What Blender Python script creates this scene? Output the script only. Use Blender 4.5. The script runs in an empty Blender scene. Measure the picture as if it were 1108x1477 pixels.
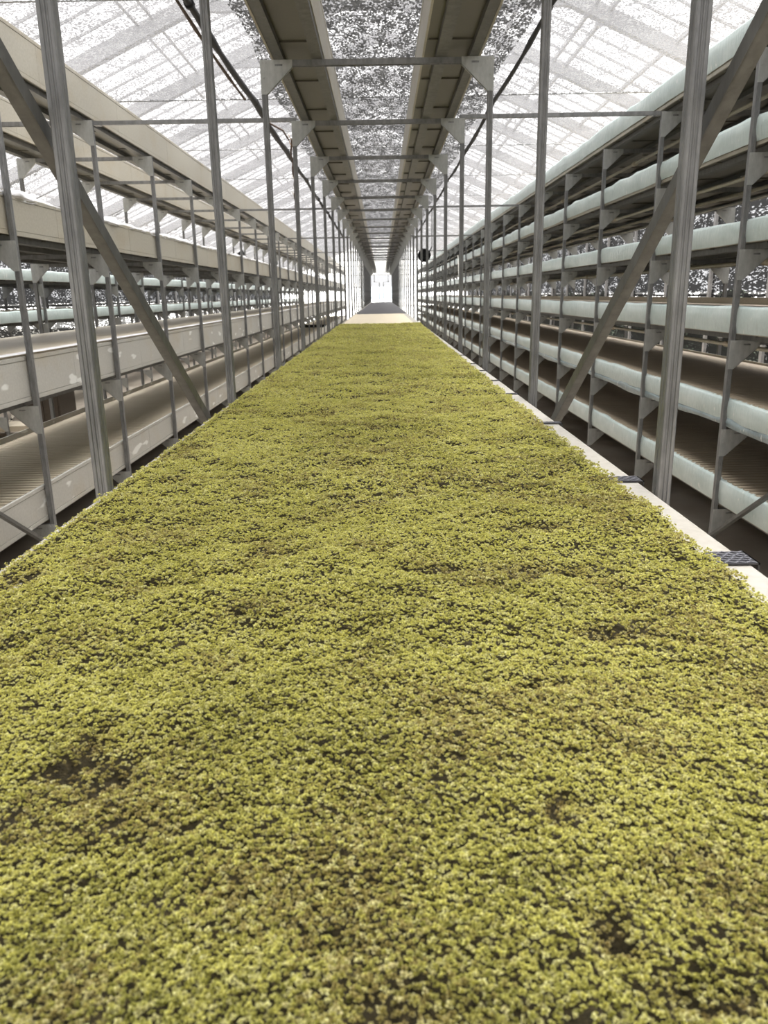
import bpy, math, random
import numpy as np
from mathutils import Vector, Matrix

random.seed(7)
rng = np.random.default_rng(11)
H = 1.72                      # camera height over the floor; heights below are given relative to the camera
Y_END = 50.3                  # far end of the racks
S = bpy.context.scene
COL = S.collection

# ------------------------------------------------------------------ materials
def new_mat(name):
    m = bpy.data.materials.new(name); m.use_nodes = True
    nt = m.node_tree
    for n in list(nt.nodes): nt.nodes.remove(n)
    out = nt.nodes.new('ShaderNodeOutputMaterial')
    return m, nt, out

def N(nt, typ, **kw):
    n = nt.nodes.new(typ)
    for k, v in kw.items(): setattr(n, k, v)
    return n

def coords(nt, scale=(1, 1, 1)):
    tc = N(nt, 'ShaderNodeTexCoord'); mp = N(nt, 'ShaderNodeMapping')
    mp.inputs['Scale'].default_value = scale
    nt.links.new(tc.outputs['Object'], mp.inputs['Vector'])
    return mp.outputs['Vector']

def noise(nt, vec, scale, detail=3, rough=.55):
    n = N(nt, 'ShaderNodeTexNoise')
    n.inputs['Scale'].default_value = scale; n.inputs['Detail'].default_value = detail
    n.inputs['Roughness'].default_value = rough
    nt.links.new(vec, n.inputs['Vector'])
    return n.outputs['Fac']

def ramp(nt, fac, stops):
    r = N(nt, 'ShaderNodeValToRGB')
    e = r.color_ramp.elements
    while len(e) > 1: e.remove(e[-1])
    e[0].position = stops[0][0]; e[0].color = (*stops[0][1], 1)
    for p, c in stops[1:]:
        x = e.new(p); x.color = (*c, 1)
    nt.links.new(fac, r.inputs['Fac'])
    return r.outputs['Color']

def mixc(nt, fac, a, b):
    m = N(nt, 'ShaderNodeMix', data_type='RGBA')
    if hasattr(fac, 'links'): nt.links.new(fac, m.inputs[0])
    else: m.inputs[0].default_value = fac
    for i, v in ((6, a), (7, b)):
        if hasattr(v, 'links'): nt.links.new(v, m.inputs[i])
        else: m.inputs[i].default_value = (*v, 1)
    return m.outputs[2]

def bump(nt, height, strength=.3, dist=.01):
    b = N(nt, 'ShaderNodeBump'); b.inputs['Strength'].default_value = strength
    b.inputs['Distance'].default_value = dist
    nt.links.new(height, b.inputs['Height'])
    return b.outputs['Normal']

def principled(nt, out, color, rough=.5, metal=0., normal=None, spec=.5):
    p = N(nt, 'ShaderNodeBsdfPrincipled')
    if hasattr(color, 'links'): nt.links.new(color, p.inputs['Base Color'])
    else: p.inputs['Base Color'].default_value = (*color, 1)
    p.inputs['Roughness'].default_value = rough; p.inputs['Metallic'].default_value = metal
    p.inputs['Specular IOR Level'].default_value = spec
    if normal is not None: nt.links.new(normal, p.inputs['Normal'])
    nt.links.new(p.outputs['BSDF'], out.inputs['Surface'])
    return p

M = {}
def galv(name, c0, c1, rough=.5, metal=.55):
    m, nt, out = new_mat(name)
    v = coords(nt, (1, 1, .35))
    f = noise(nt, v, 26, 5, .65)
    c = ramp(nt, f, [(.3, c0), (.7, c1)])
    principled(nt, out, c, rough, metal, bump(nt, noise(nt, v, 90, 3), .12, .002))
    M[name] = m
galv('galvanized', (.17, .172, .175), (.30, .303, .305))
galv('zinc_plate', (.34, .35, .34), (.50, .51, .50), .55, .35)
galv('dark_steel', (.085, .085, .08), (.15, .15, .145), .5, .3)

def board(name, base, stain, smear=0., speck=.18):
    """coated cream board with yellowish stains and, on some, white paint smears"""
    m, nt, out = new_mat(name)
    v = coords(nt, (1, .6, 1))
    f = noise(nt, v, 3.2, 5, .6)
    c = mixc(nt, ramp(nt, f, [(.5, (0, 0, 0)), (.78, (1, 1, 1))]), base, stain)
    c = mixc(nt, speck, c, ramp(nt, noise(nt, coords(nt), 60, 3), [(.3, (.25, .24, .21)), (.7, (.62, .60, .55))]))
    if smear:
        v2 = coords(nt, (1, .28, 1))
        s = ramp(nt, noise(nt, v2, 11, 2, .4), [(.66, (0, 0, 0)), (.70, (1, 1, 1))])
        s2 = N(nt, 'ShaderNodeMath', operation='MULTIPLY'); s2.inputs[1].default_value = smear
        nt.links.new(s, s2.inputs[0])
        c = mixc(nt, s2.outputs[0], c, (.82, .83, .80))
    principled(nt, out, c, .45)
    M[name] = m
board('cream_board', (.40, .375, .31), (.36, .30, .20))
board('white_board', (.46, .455, .425), (.42, .375, .29), .8)
board('rail_cream', (.47, .445, .40), (.41, .37, .315))
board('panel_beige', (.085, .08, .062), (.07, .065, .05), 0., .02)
board('floor_board', (.60, .525, .40), (.50, .42, .29))

def slat(name, c0, c1):
    m, nt, out = new_mat(name)
    v = coords(nt, (.5, 6, 1))
    f = noise(nt, v, 3, 4, .6)
    f2 = noise(nt, coords(nt), .9, 2)
    c = mixc(nt, f2, ramp(nt, f, [(.3, c0), (.7, c1)]), c0)
    principled(nt, out, c, .6)
    M[name] = m
slat('slat_beige', (.70, .61, .46), (.86, .78, .63))
slat('slat_shaded', (.38, .315, .23), (.55, .46, .345))  # same slats, with the right rack's shade put into a darker brown
slat('slat_gap', (.05, .036, .022), (.08, .06, .036))

def film(name, c0, c1, rough=.28, stretch=(1, .5, 1)):
    m, nt, out = new_mat(name)
    v = coords(nt, stretch)
    f = noise(nt, v, 7, 4, .6)
    c = ramp(nt, f, [(.32, c0), (.7, c1)])
    sp = ramp(nt, noise(nt, coords(nt, (1, 1.2, .5)), 24, 2, .4), [(.69, (0, 0, 0)), (.74, (1, 1, 1))])
    c = mixc(nt, sp, c, (.80, .83, .82))
    principled(nt, out, c, rough, 0, bump(nt, noise(nt, coords(nt, (1, 2.2, .6)), 14, 4, .6), .5, .02))
    M[name] = m
film('green_film', (.50, .60, .59), (.66, .75, .745))
film('white_film', (.72, .72, .74), (.84, .83, .86), .4)
film('clear_flap', (.22, .28, .30), (.34, .41, .43), .22)

def simple(name, color, rough=.5, metal=0, spec=.5):
    m, nt, out = new_mat(name)
    c = ramp(nt, noise(nt, coords(nt), 30, 3), [(.3, tuple(x * .85 for x in color)), (.7, tuple(min(1, x * 1.1) for x in color))])
    principled(nt, out, c, rough, metal, None, spec)
    M[name] = m
simple('black_plastic', (.010, .010, .011), .55, 0, .25)
simple('pipe_cream', (.52, .48, .38), .4)
simple('pipe_white', (.68, .67, .62), .35)
simple('joint_brass', (.60, .52, .40), .35)
simple('rope_brown', (.09, .06, .045), .8)
simple('cord_orange', (.45, .25, .10), .6)
simple('chrome', (.75, .75, .76), .15, 1)
simple('cabinet_brown', (.06, .045, .032), .5)
simple('roof_steel', (.48, .48, .49), .6, 0)
simple('pad_black', (.03, .03, .034), .4)
simple('pad_glint', (.22, .22, .25), .3)  # lighter grey threads: glints on the weave painted as colour
simple('sheet_dark', (.085, .083, .09), .75)
simple('outside_pale', (.55, .64, .74), .8)
simple('outside_ground', (.05, .048, .04), .9)
simple('outside_yard', (.75, .75, .73), .9)
simple('hedge_dark', (.02, .03, .015), .9)
simple('frame_grey', (.42, .42, .41), .5, .2)

# concrete floor with worn brown stains
m, nt, out = new_mat('concrete')
v = coords(nt)
f1 = noise(nt, v, 1.1, 6, .62); f2 = noise(nt, coords(nt, (1, .6, 1)), .55, 4, .6)
c = ramp(nt, f1, [(.28, (.36, .30, .235)), (.5, (.48, .42, .345)), (.72, (.60, .55, .47))])
c = mixc(nt, ramp(nt, f2, [(.55, (0, 0, 0)), (.62, (1, 1, 1))]), c, (.27, .22, .165))
principled(nt, out, c, .75, 0, bump(nt, noise(nt, v, 40, 4), .25, .004))
M['concrete'] = m

# woven shade net: fibres with real gaps between them
def net(name, scale, cover, fibre, trans, stretch=(1, 1, 1), dens=None, big=1.0, soft=.06):
    m, nt, out = new_mat(name)
    v = coords(nt, stretch)
    a = noise(nt, v, scale, 1, .5)
    b = noise(nt, v, scale * .17, 2, .5)
    add = N(nt, 'ShaderNodeMath', operation='MULTIPLY_ADD'); add.inputs[1].default_value = .35 * big
    nt.links.new(b, add.inputs[0]); nt.links.new(a, add.inputs[2])
    r = N(nt, 'ShaderNodeMapRange'); r.interpolation_type = 'SMOOTHSTEP'
    mid = .5 + .175 * big + cover
    r.inputs['From Min'].default_value = mid - soft; r.inputs['From Max'].default_value = mid + soft
    r.inputs['To Min'].default_value = .04; r.inputs['To Max'].default_value = .96
    nt.links.new(add.outputs[0], r.inputs['Value'])
    d = N(nt, 'ShaderNodeBsdfDiffuse'); d.inputs['Color'].default_value = (*fibre, 1)
    t = N(nt, 'ShaderNodeBsdfTranslucent'); t.inputs['Color'].default_value = (*trans, 1)
    ad = N(nt, 'ShaderNodeAddShader')
    nt.links.new(d.outputs[0], ad.inputs[0]); nt.links.new(t.outputs[0], ad.inputs[1])
    tr = N(nt, 'ShaderNodeBsdfTransparent')
    mx = N(nt, 'ShaderNodeMixShader')
    nt.links.new(r.outputs['Result'], mx.inputs[0])
    nt.links.new(ad.outputs[0], mx.inputs[1]); nt.links.new(tr.outputs[0], mx.inputs[2])
    nt.links.new(mx.outputs[0], out.inputs['Surface'])
    M[name] = m
net('roof_net', 60, .025, (.12, .12, .12), (.068, .068, .072), (1, .8, 1), soft=.05)
net('strip_net', 46, .03, (.05, .05, .05), (.022, .022, .022), (1.3, .5, 1), big=1.6)
net('wall_net', 38, .13, (.03, .03, .03), (.006, .006, .006), (1, .32, 1.25), big=1.8)

# translucent roof sheet and end-wall plastic
def sheet(name, t_fac, col):
    m, nt, out = new_mat(name)
    t = N(nt, 'ShaderNodeBsdfTranslucent'); t.inputs['Color'].default_value = (*col, 1)
    tr = N(nt, 'ShaderNodeBsdfTransparent')
    mx = N(nt, 'ShaderNodeMixShader'); mx.inputs[0].default_value = t_fac
    nt.links.new(t.outputs[0], mx.inputs[1]); nt.links.new(tr.outputs[0], mx.inputs[2])
    nt.links.new(mx.outputs[0], out.inputs['Surface'])
    M[name] = m
sheet('roof_sheet', .86, (.9, .9, .9))
sheet('wall_sheet', .35, (.92, .92, .9))

# moss sprigs and the dark litter under them
m, nt, out = new_mat('moss_leaf')
at = N(nt, 'ShaderNodeAttribute', attribute_name='tint')
p = N(nt, 'ShaderNodeBsdfPrincipled')
p.inputs['Roughness'].default_value = .42; p.inputs['Specular IOR Level'].default_value = .45
nt.links.new(at.outputs['Color'], p.inputs['Base Color'])
t = N(nt, 'ShaderNodeBsdfTranslucent'); nt.links.new(at.outputs['Color'], t.inputs['Color'])
mx = N(nt, 'ShaderNodeMixShader'); mx.inputs[0].default_value = .36
nt.links.new(p.outputs[0], mx.inputs[1]); nt.links.new(t.outputs[0], mx.inputs[2])
nt.links.new(mx.outputs[0], out.inputs['Surface'])
M['moss_leaf'] = m
m, nt, out = new_mat('moss_litter')
c = ramp(nt, noise(nt, coords(nt), 160, 4, .7), [(.3, (.016, .013, .005)), (.6, (.05, .038, .014)), (.8, (.11, .08, .035))])
principled(nt, out, c, .9, 0, bump(nt, noise(nt, coords(nt), 220, 3), .8, .006))
M['moss_litter'] = m

# ------------------------------------------------------------------ mesh helpers
class MB:
    def __init__(s): s.v = []; s.f = []
    def box(s, x0, x1, y0, y1, z0, z1):
        n = len(s.v)
        s.v += [(x, y, z) for z in (z0, z1) for y in (y0, y1) for x in (x0, x1)]
        s.f += [tuple(n + i for i in q) for q in ((0, 2, 3, 1), (4, 5, 7, 6), (0, 1, 5, 4), (2, 6, 7, 3), (0, 4, 6, 2), (1, 3, 7, 5))]
        return s
    def prism(s, poly, axis, a, b, off=(0, 0, 0)):
        """poly in the two other axes (in x,y,z order), extruded along axis from a to b"""
        n = len(s.v); k = len(poly)
        for t in (a, b):
            for (p, q) in poly:
                c = {'x': (t, p, q), 'y': (p, t, q), 'z': (p, q, t)}[axis]
                s.v.append((c[0] + off[0], c[1] + off[1], c[2] + off[2]))
        s.f.append(tuple(n + i for i in range(k))[::-1]); s.f.append(tuple(n + k + i for i in range(k)))
        for i in range(k):
            j = (i + 1) % k
            s.f.append((n + i, n + j, n + k + j, n + k + i))
        return s
    def tube(s, pts, r, sides=8, cap=True):
        n = len(s.v); P = [Vector(p) for p in pts]
        for i, q in enumerate(P):
            d = (P[min(i + 1, len(P) - 1)] - P[max(i - 1, 0)]).normalized()
            up = Vector((0, 0, 1)) if abs(d.z) < .9 else Vector((1, 0, 0))
            a = d.cross(up).normalized(); b = a.cross(d)
            rr = r[i] if isinstance(r, (list, tuple)) else r
            for k in range(sides):
                t = 2 * math.pi * k / sides
                s.v.append(tuple(q + a * rr * math.cos(t) + b * rr * math.sin(t)))
        for i in range(len(P) - 1):
            for k in range(sides):
                s.f.append((n + i * sides + k, n + i * sides + (k + 1) % sides, n + (i + 1) * sides + (k + 1) % sides, n + (i + 1) * sides + k))
        if cap:
            s.f.append(tuple(n + k for k in range(sides))[::-1])
            s.f.append(tuple(n + (len(P) - 1) * sides + k for k in range(sides)))
        return s
    def bar(s, a, b, w, h):
        """square bar from a to b, w wide, h deep"""
        a = Vector(a); b = Vector(b); d = (b - a).normalized()
        up = Vector((0, 0, 1)) if abs(d.z) < .95 else Vector((0, 1, 0))
        u = d.cross(up).normalized() * w / 2; q = u.cross(d).normalized() * h / 2
        n = len(s.v)
        for p in (a, b):
            for (i, j) in ((-1, -1), (1, -1), (1, 1), (-1, 1)): s.v.append(tuple(p + u * i + q * j))
        s.f += [(n + 3, n + 2, n + 1, n), (n + 4, n + 5, n + 6, n + 7)]
        for k in range(4): s.f.append((n + k, n + (k + 1) % 4, n + 4 + (k + 1) % 4, n + 4 + k))
        return s
    def mesh(s, name, mat, smooth=False):
        me = bpy.data.meshes.new(name); me.from_pydata(s.v, [], s.f); me.update()
        me.materials.append(M[mat])
        import bmesh
        bm = bmesh.new(); bm.from_mesh(me); bmesh.ops.recalc_face_normals(bm, faces=bm.faces); bm.to_mesh(me); bm.free()
        if smooth:
            for p in me.polygons: p.use_smooth = True
        return me

def put(name, me, parent=None, loc=(0, 0, 0)):
    o = bpy.data.objects.new(name, me); COL.objects.link(o)
    o.location = loc
    if parent is not None: o.parent = parent
    return o
def tag(o, label, cat, group=None, kind=None):
    o['label'] = label; o['category'] = cat
    if group: o['group'] = group
    if kind: o['kind'] = kind
    return o
def thing(name, label, cat, loc, group=None):
    return tag(put(name, None, None, loc), label, cat, group)
def struct(name, me, parent=None, loc=(0, 0, 0)):
    o = put(name, me, parent, loc)
    if parent is None: o['kind'] = 'structure'
    return o
def zc(z): return z + H       # camera-relative height -> height over the floor

# ------------------------------------------------------------------ camera
R_ = (0.99999844, 0, -0.0); 
f_px, CX, CY, roll = 1110., 554., 738.5, math.radians(1.0)
def unroll(u, v):
    x = u - CX; y = CY - v; c, s = math.cos(roll), math.sin(roll)
    return x * c + y * s, -x * s + y * c
vx, vy = unroll(550.5, 425.)
dcam = Vector((vx, vy, f_px)).normalized()            # world +Y seen in the camera (x right, y up, z forward)
tt = math.atan2(dcam.y, dcam.z)
ucam = Vector((0, math.cos(tt), -math.sin(tt)))
rcam = ucam.cross(dcam)
if rcam.x < 0: rcam = -rcam
def wvec(i): return Vector((rcam[i], dcam[i], ucam[i]))
right_, up_, fwd_ = wvec(0), wvec(1), wvec(2)
c_, s_ = math.cos(roll), math.sin(roll)
px = right_ * c_ - up_ * s_; py = right_ * s_ + up_ * c_
cam = bpy.data.cameras.new('camera'); co = bpy.data.objects.new('camera', cam); COL.objects.link(co)
mat = Matrix.Identity(4)
for r in range(3):
    mat[r][0] = px[r]; mat[r][1] = py[r]; mat[r][2] = -fwd_[r]
mat[0][3], mat[1][3], mat[2][3] = 0, 0, H
co.matrix_world = mat
cam.sensor_fit = 'VERTICAL'; cam.sensor_height = 36; cam.lens = 36 * f_px / 1477.
cam.clip_start = .02; cam.clip_end = 1200
cam.dof.use_dof = True; cam.dof.focus_distance = 1.9; cam.dof.aperture_fstop = 9.5
S.camera = co

# ------------------------------------------------------------------ racks
PW, PD = .033, .033           # upright size
FR = [1.75 + 1.6 * k for k in range(31)]

def post_mesh(z0, z1, side):
    """cold-rolled upright: a channel with two grooves in its face"""
    w, d = PW / 2, PD / 2
    g = .0022
    poly = [(-w, -d + .003), (-w + .003, -d), (-.008, -d), (-.006, -d + g), (-.003, -d + g), (-.001, -d), (.001, -d), (.003, -d + g), (.006, -d + g), (.008, -d),
            (w - .003, -d), (w, -d + .003), (w, -.004), (w - g, -.003), (w - g, .003), (w, .004), (w, d), (-w, d), (-w, .004), (-w + g, .003), (-w + g, -.003), (-w, -.004)]
    b = MB().prism(poly, 'z', z0, z1)
    b.box(-w - .014, w + .014, -d - .012, d + .012, z0, z0 + .006)       # foot plate
    return b.mesh('post', 'galvanized')

def gusset_mesh(inward):
    """bolted triangular corner plate, its slot and bolts; inward = +1 or -1 in x"""
    s = inward
    y0, y1 = -PD / 2 - .0035, -PD / 2 - .0005
    o = -s * PW / 2
    poly = [(o, 0), (o, -.178), (o + s * .036, -.178), (o + s * .185, -.040), (o + s * .185, 0)]
    b = MB()
    # plate as a strip of quads around a slot hole
    sx0, sx1, sz0, sz1 = o + s * .085, o + s * .128, -.032, -.021
    b.prism([(o, 0), (o, sz1), (o + s * .185, sz1), (o + s * .185, 0)], 'y', y0, y1)
    b.prism([(o, sz1), (o, sz0), (sx0, sz0), (sx0, sz1)], 'y', y0, y1)
    b.prism([(sx1, sz1), (sx1, sz0), (o + s * .185, sz0), (o + s * .185, sz1)], 'y', y0, y1)
    b.prism([(o, sz0), (o, -.178), (o + s * .036, -.178), (o + s * .185, -.040), (o + s * .185, sz0)], 'y', y0, y1)
    for (bx, bz) in ((.012, -.012), (.034, -.012), (.017, -.09), (.017, -.16), (.165, -.014)):
        cx = o + s * bx
        b.tube([(cx, y0 - .004, bz), (cx, y0, bz)], .0055, 6)
    # folded stiffening edge along the slope
    b.prism([(o + s * .036, -.178), (o + s * .185, -.040), (o + s * .185, -.037), (o + s * .033, -.178)], 'y', y0, y1 + .014)
    return b.mesh('gusset_plate', 'zinc_plate')

def beam_mesh(xa, xb):
    b = MB()
    y0, y1 = -.016, .016
    b.prism([(y0, -.031), (y0, 0), (y1, 0), (y1, -.031), (y1 - .004, -.031), (y1 - .004, -.004), (y0 + .004, -.004), (y0 + .004, -.031)], 'x', xa, xb)
    return b.mesh('cross_beam', 'galvanized')

def brace_mesh(a, b_, x):
    b = MB()
    b.bar((x, *a), (x, *b_), .004, .036)
    off = .016
    d = Vector((0, b_[0] - a[0], b_[1] - a[1])).normalized(); nrm = Vector((0, -d.z, d.y)) * off
    b.bar((x + math.copysign(.014, x), a[0] + nrm.y, a[1] + nrm.z), (x + math.copysign(.014, x), b_[0] + nrm.y, b_[1] + nrm.z), .030, .004)
    return b.mesh('diagonal_brace', 'dark_steel')

def rack(label, xl, xr, ztop, levels, frames, rails, braces=(), ztop_post=None):
    root = thing('plant_rack', label, 'rack', ((xl + xr) / 2, frames[0], 0))
    ox, oy = root.location.x, root.location.y
    pm = post_mesh(0, zc(ztop), 0)
    gl, gr = gusset_mesh(1), gusset_mesh(-1)
    bm_ = beam_mesh(xl + PW / 2 - ox, xr - PW / 2 - ox)
    for y in frames:
        for x, g in ((xl, gl), (xr, gr)):
            p = put('post', pm, root, (x - ox, y - oy, 0))
            for z in levels: put('gusset_plate', g, p, (0, 0, zc(z)))
    allb = sorted([(y, z) for y in frames for z in levels], key=lambda t: t[0])
    for (y, z) in allb[:100]: put('cross_beam', bm_, root, (0, y - oy, zc(z)))
    if allb[100:]:
        b = MB()
        for (y, z) in allb[100:]:
            b.box(xl + PW / 2 - ox, xr - PW / 2 - ox, y - oy - .016, y - oy + .016, zc(z) - .031, zc(z))
        put('cross_beam', b.mesh('far_beams', 'galvanized'), root)['kind'] = 'stuff'
    y0, y1 = frames[0] - oy - .15, Y_END - oy
    for z, xs in rails.items():
        for (xa, xb) in xs:
            w = .006
            poly = [(xa, zc(z)), (xb, zc(z)), (xb, zc(z) + .036), (xb - w, zc(z) + .036), (xb - w, zc(z) + w), (xa + w, zc(z) + w), (xa + w, zc(z) + .036), (xa, zc(z) + .036)]
            me = MB().prism(poly, 'y', y0, y1, (-ox, 0, 0)).mesh('support_rail', 'dark_steel')
            put('support_rail', me, root)
    for (a, b_, x) in braces:
        me = brace_mesh((a[0] - oy, zc(a[1])), (b_[0] - oy, zc(b_[1])), x - ox)
        put('diagonal_brace', me, root)
    return root

XL0, XR0 = -.657, .649
CT = 1.300
rack('central grey steel rack whose uprights flank the green moss bed', XL0, XR0, CT + .004, [CT, -.706], [.15] + FR,
     {CT: [(-.585, -.535), (-.375, -.315), (.333, .398), (.524, .571)], -.706: [(-.60, -.55), (-.2, -.15), (.14, .19), (.52, .57)]},
     [((3.35, -.66), (.17, 1.33), -.690), ((3.35, -.66), (.17, 1.33), .682)])
XL1, XR1 = -3.51, -2.2265
LL = [1.330, .353, -.650, -1.440]
rack('steel rack to the left of the moss bed, holding cream-sided trays', XL1, XR1, 1.334, LL, FR,
     {1.330: [(-2.33, -2.28), (-2.53, -2.47), (-3.23, -3.17), (-3.47, -3.41)],
      .353: [(-2.36, -2.30), (-2.68, -2.62), (-3.10, -3.04), (-3.44, -3.38)],
      -.650: [(-2.36, -2.30), (-2.68, -2.62), (-3.10, -3.04), (-3.44, -3.38)],
      -1.440: [(-2.36, -2.30), (-2.68, -2.62), (-3.10, -3.04), (-3.44, -3.38)]},
     [((4.95, -1.64), (3.35, -.60), -2.198)])
XL2, XR2 = 2.2015, 3.50
LR = [1.320, .770, .228, -.313, -.876, -1.412]
rr = [(2.27, 2.33), (2.62, 2.68), (3.02, 3.08), (3.38, 3.44)]
rack('steel rack to the right of the moss bed, six tiers of pale green trays', XL2, XR2, 1.324, LR, FR,
     {z: rr for z in LR}, [((4.95, -1.62), (3.35, -.56), 2.173)])
LF = [.225, -.315, -1.42]
rack('low steel rack farthest to the left, beyond the pale aisle floor', -6.1, -4.80, .5, LF, FR[3:],
     {z: [(-5.0, -4.94), (-5.9, -5.84)] for z in LF[:2]})

# ------------------------------------------------------------------ trays
def side_board(x, out, z0, z1, y0, y1, mat, seam=1.6, lip=.026, jitter=.25):
    """board seen from the aisle: a recessed face between an upper and a lower lip, in butted lengths; out = direction of its face"""
    b = MB(); s = out; y = y0
    k = 0
    while y < y1 - .01:
        L = seam if k else seam * .6
        ye = min(y + L - .003, y1)
        t = .012
        poly = [(x - s * t, z0), (x, z0), (x, z0 + lip), (x - s * .008, z0 + lip), (x - s * .008, z0 + lip + .003), (x - s * .002, z0 + lip + .003), (x - s * .002, z1 - lip - .003), (x - s * .008, z1 - lip - .003), (x - s * .008, z1 - lip), (x, z1 - lip), (x, z1 - .004), (x - s * .004, z1), (x - s * t, z1)]
        if z1 - z0 < .12:
            poly = [(x - s * t, z0), (x, z0), (x, z1 - .004), (x - s * .004, z1), (x - s * t, z1)]
        b.prism(poly, 'y', y, ye)
        y += L; k += 1
    return b.mesh('side_board', mat)

def flat_floor(xa, xb, z, y0, y1, mat, pitch=.8):
    b = MB(); y = y0; i = 0
    while y < y1 - .01:
        ye = min(y + pitch - .006, y1)
        b.box(xa, xb, y, ye, z, z + .012)
        b.box(xa + .01, xb - .01, ye - .016, ye, z - .009, z)          # turned-down joint flange
        y += pitch
    return b.mesh('tray_floor', mat)

def slat_floor(xa, xb, z, y0, y1, mat, pitch=.076, w=.046):
    b = MB(); n = int((y1 - y0) / pitch)
    for i in range(n):
        y = y0 + i * pitch
        h = .032
        b.prism([(y, z), (y, z + h - .004), (y + .004, z + h), (y + w - .004, z + h), (y + w, z + h - .004), (y + w, z)], 'x', xa, xb)
    return b.mesh('tray_slats', mat)

def wavy_film(x, out, z0, z1, top, y0, y1, mat, amp=.006, sag=.0, step=.08, seed=0):
    """plastic sheet hung over a board: up its face and folded back over the top"""
    r = np.random.default_rng(seed)
    ny = int((y1 - y0) / step) + 1
    ys = np.linspace(y0, y1, ny)
    prof = [(0, z0), (.008, z0 + (z1 - z0) * .3), (.009, z0 + (z1 - z0) * .6), (.007, z1 - .012), (.0, z1 + .004), (-.03, z1 + .006), (-top, z1 - .004)]
    k = len(prof)
    ph = r.uniform(0, 6, 6)
    wob = .5 * np.sin(ys * 3.1 + ph[0]) + .35 * np.sin(ys * 7.7 + ph[1]) + .4 * np.sin(ys * 13 + ph[2]) * np.sin(ys * 1.3 + ph[3])
    v = []
    for i, y in enumerate(ys):
        for j, (dx, z) in enumerate(prof):
            a = amp * (wob[i] * math.sin(j * .9 + ys[i]) + r.normal(0, .3))
            zz = z + (sag * (math.sin(y * 1.9 + ph[4]) * .5 + math.sin(y * 5.3 + ph[5]) * .3) if j == 0 else 0) + (amp * 1.4 * wob[i] if j in (4, 5) else 0)
            v.append((x + out * (dx + .003 + abs(a)), y, zz))
    f = [(i * k + j, i * k + j + 1, (i + 1) * k + j + 1, (i + 1) * k + j) for i in range(ny - 1) for j in range(k - 1)]
    b = MB(); b.v = v; b.f = f
    return b.mesh('plastic_film', mat, True)

TY0 = 1.55
def tray(label, xf, xb, out, z0, z1, bmat, style, fz=None, fmat='slat_beige', film_=None, y0=TY0, y1=Y_END, bz=None, group=None, lip=.026):
    """xf face to the aisle, xb far side"""
    root = thing('growing_tray', label, 'tray', ((xf + xb) / 2, y0, zc(z0)), group)
    ox, oy, oz = root.location
    def add(name, me, **k): return put(name, me, root, (-ox, -oy, -oz))
    A, B = zc(z0), zc(z1)
    lo, hi = min(xf, xb) + .012, max(xf, xb) - .012
    if style == 'slats':
        add('tray_base', MB().box(lo, hi, y0, y1, A + .004, A + .03).mesh('tray_base', 'slat_gap'))
        fz = fz if fz is not None else z0 + .03
        if zc(fz) > A + .04: add('slat_bed', MB().box(lo, hi, y0, y1, A + .03, zc(fz) - .001).mesh('slat_bed', 'slat_gap'))
        add('slats', slat_floor(lo, hi, zc(fz), y0 + .02, y1 - .02, fmat))
    elif style == 'flat':
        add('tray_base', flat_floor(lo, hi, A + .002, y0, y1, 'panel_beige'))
        if fz is not None: add('top_boards', flat_floor(lo, hi, zc(fz), y0, y1, fmat, 1.2))
    add('side_board', side_board(xf, out, A, B, y0, y1, bmat, lip=lip))
    add('side_board', side_board(xb, -out, A, zc(bz) if bz is not None else B, y0, y1, bmat, lip=lip))
    if film_:
        fm, fz0, fz1, top, amp, sag = film_
        add('plastic_film', wavy_film(xf, out, zc(fz0), zc(fz1), top, y0, y1, fm, amp, sag, seed=int(1000 * abs(z0))))
    return root, add

# the two overhead trays of the central rack
tray('narrow cream tray overhead, left of the gap above the moss', -.31, -.622, 1, CT + .036, 1.60, 'cream_board', 'flat')
tray('narrow cream tray overhead, right of the gap above the moss', .26, .605, -1, CT + .036, 1.60, 'cream_board', 'flat')
# left rack
XF = -2.249
tray('cream tray on top of the left rack, its near side', XF, -2.56, 1, 1.367, 1.642, 'cream_board', 'flat')
tray('cream tray on top of the left rack, its far side', -3.13, -3.485, 1, 1.367, 1.642, 'cream_board', 'flat')
tray('deep cream tray with white film along its rim, third tier of the left rack', XF, -3.485, 1, .390, .628, 'cream_board', 'flat',
     .56, 'floor_board', None)[1]('plastic_film', wavy_film(XF - .016, 1, zc(.60), zc(.638), .22, TY0, Y_END, 'white_film', .016, 0, seed=5))
t, add = tray('white-smeared tray topped with beige boards, second tier of the left rack', XF, -3.485, 1, -.612, -.333, 'white_board', 'flat', -.335, 'floor_board')
b = MB(); y = TY0
while y < Y_END:
    L = random.uniform(2.6, 3.6); dz = random.uniform(0, .006)
    b.box(XF - .085, XF + .004, y, min(y + L, Y_END) - .02, zc(-.321) + dz, zc(-.3175) + dz); y += L
add('edge_strip', b.mesh('edge_strip', 'white_film'))
tray('open slatted tray with whitish side boards, lowest tier of the left rack', XF, -3.485, 1, -1.404, -1.168, 'white_board', 'slats', -1.283, 'slat_beige', bz=-1.20)

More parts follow.
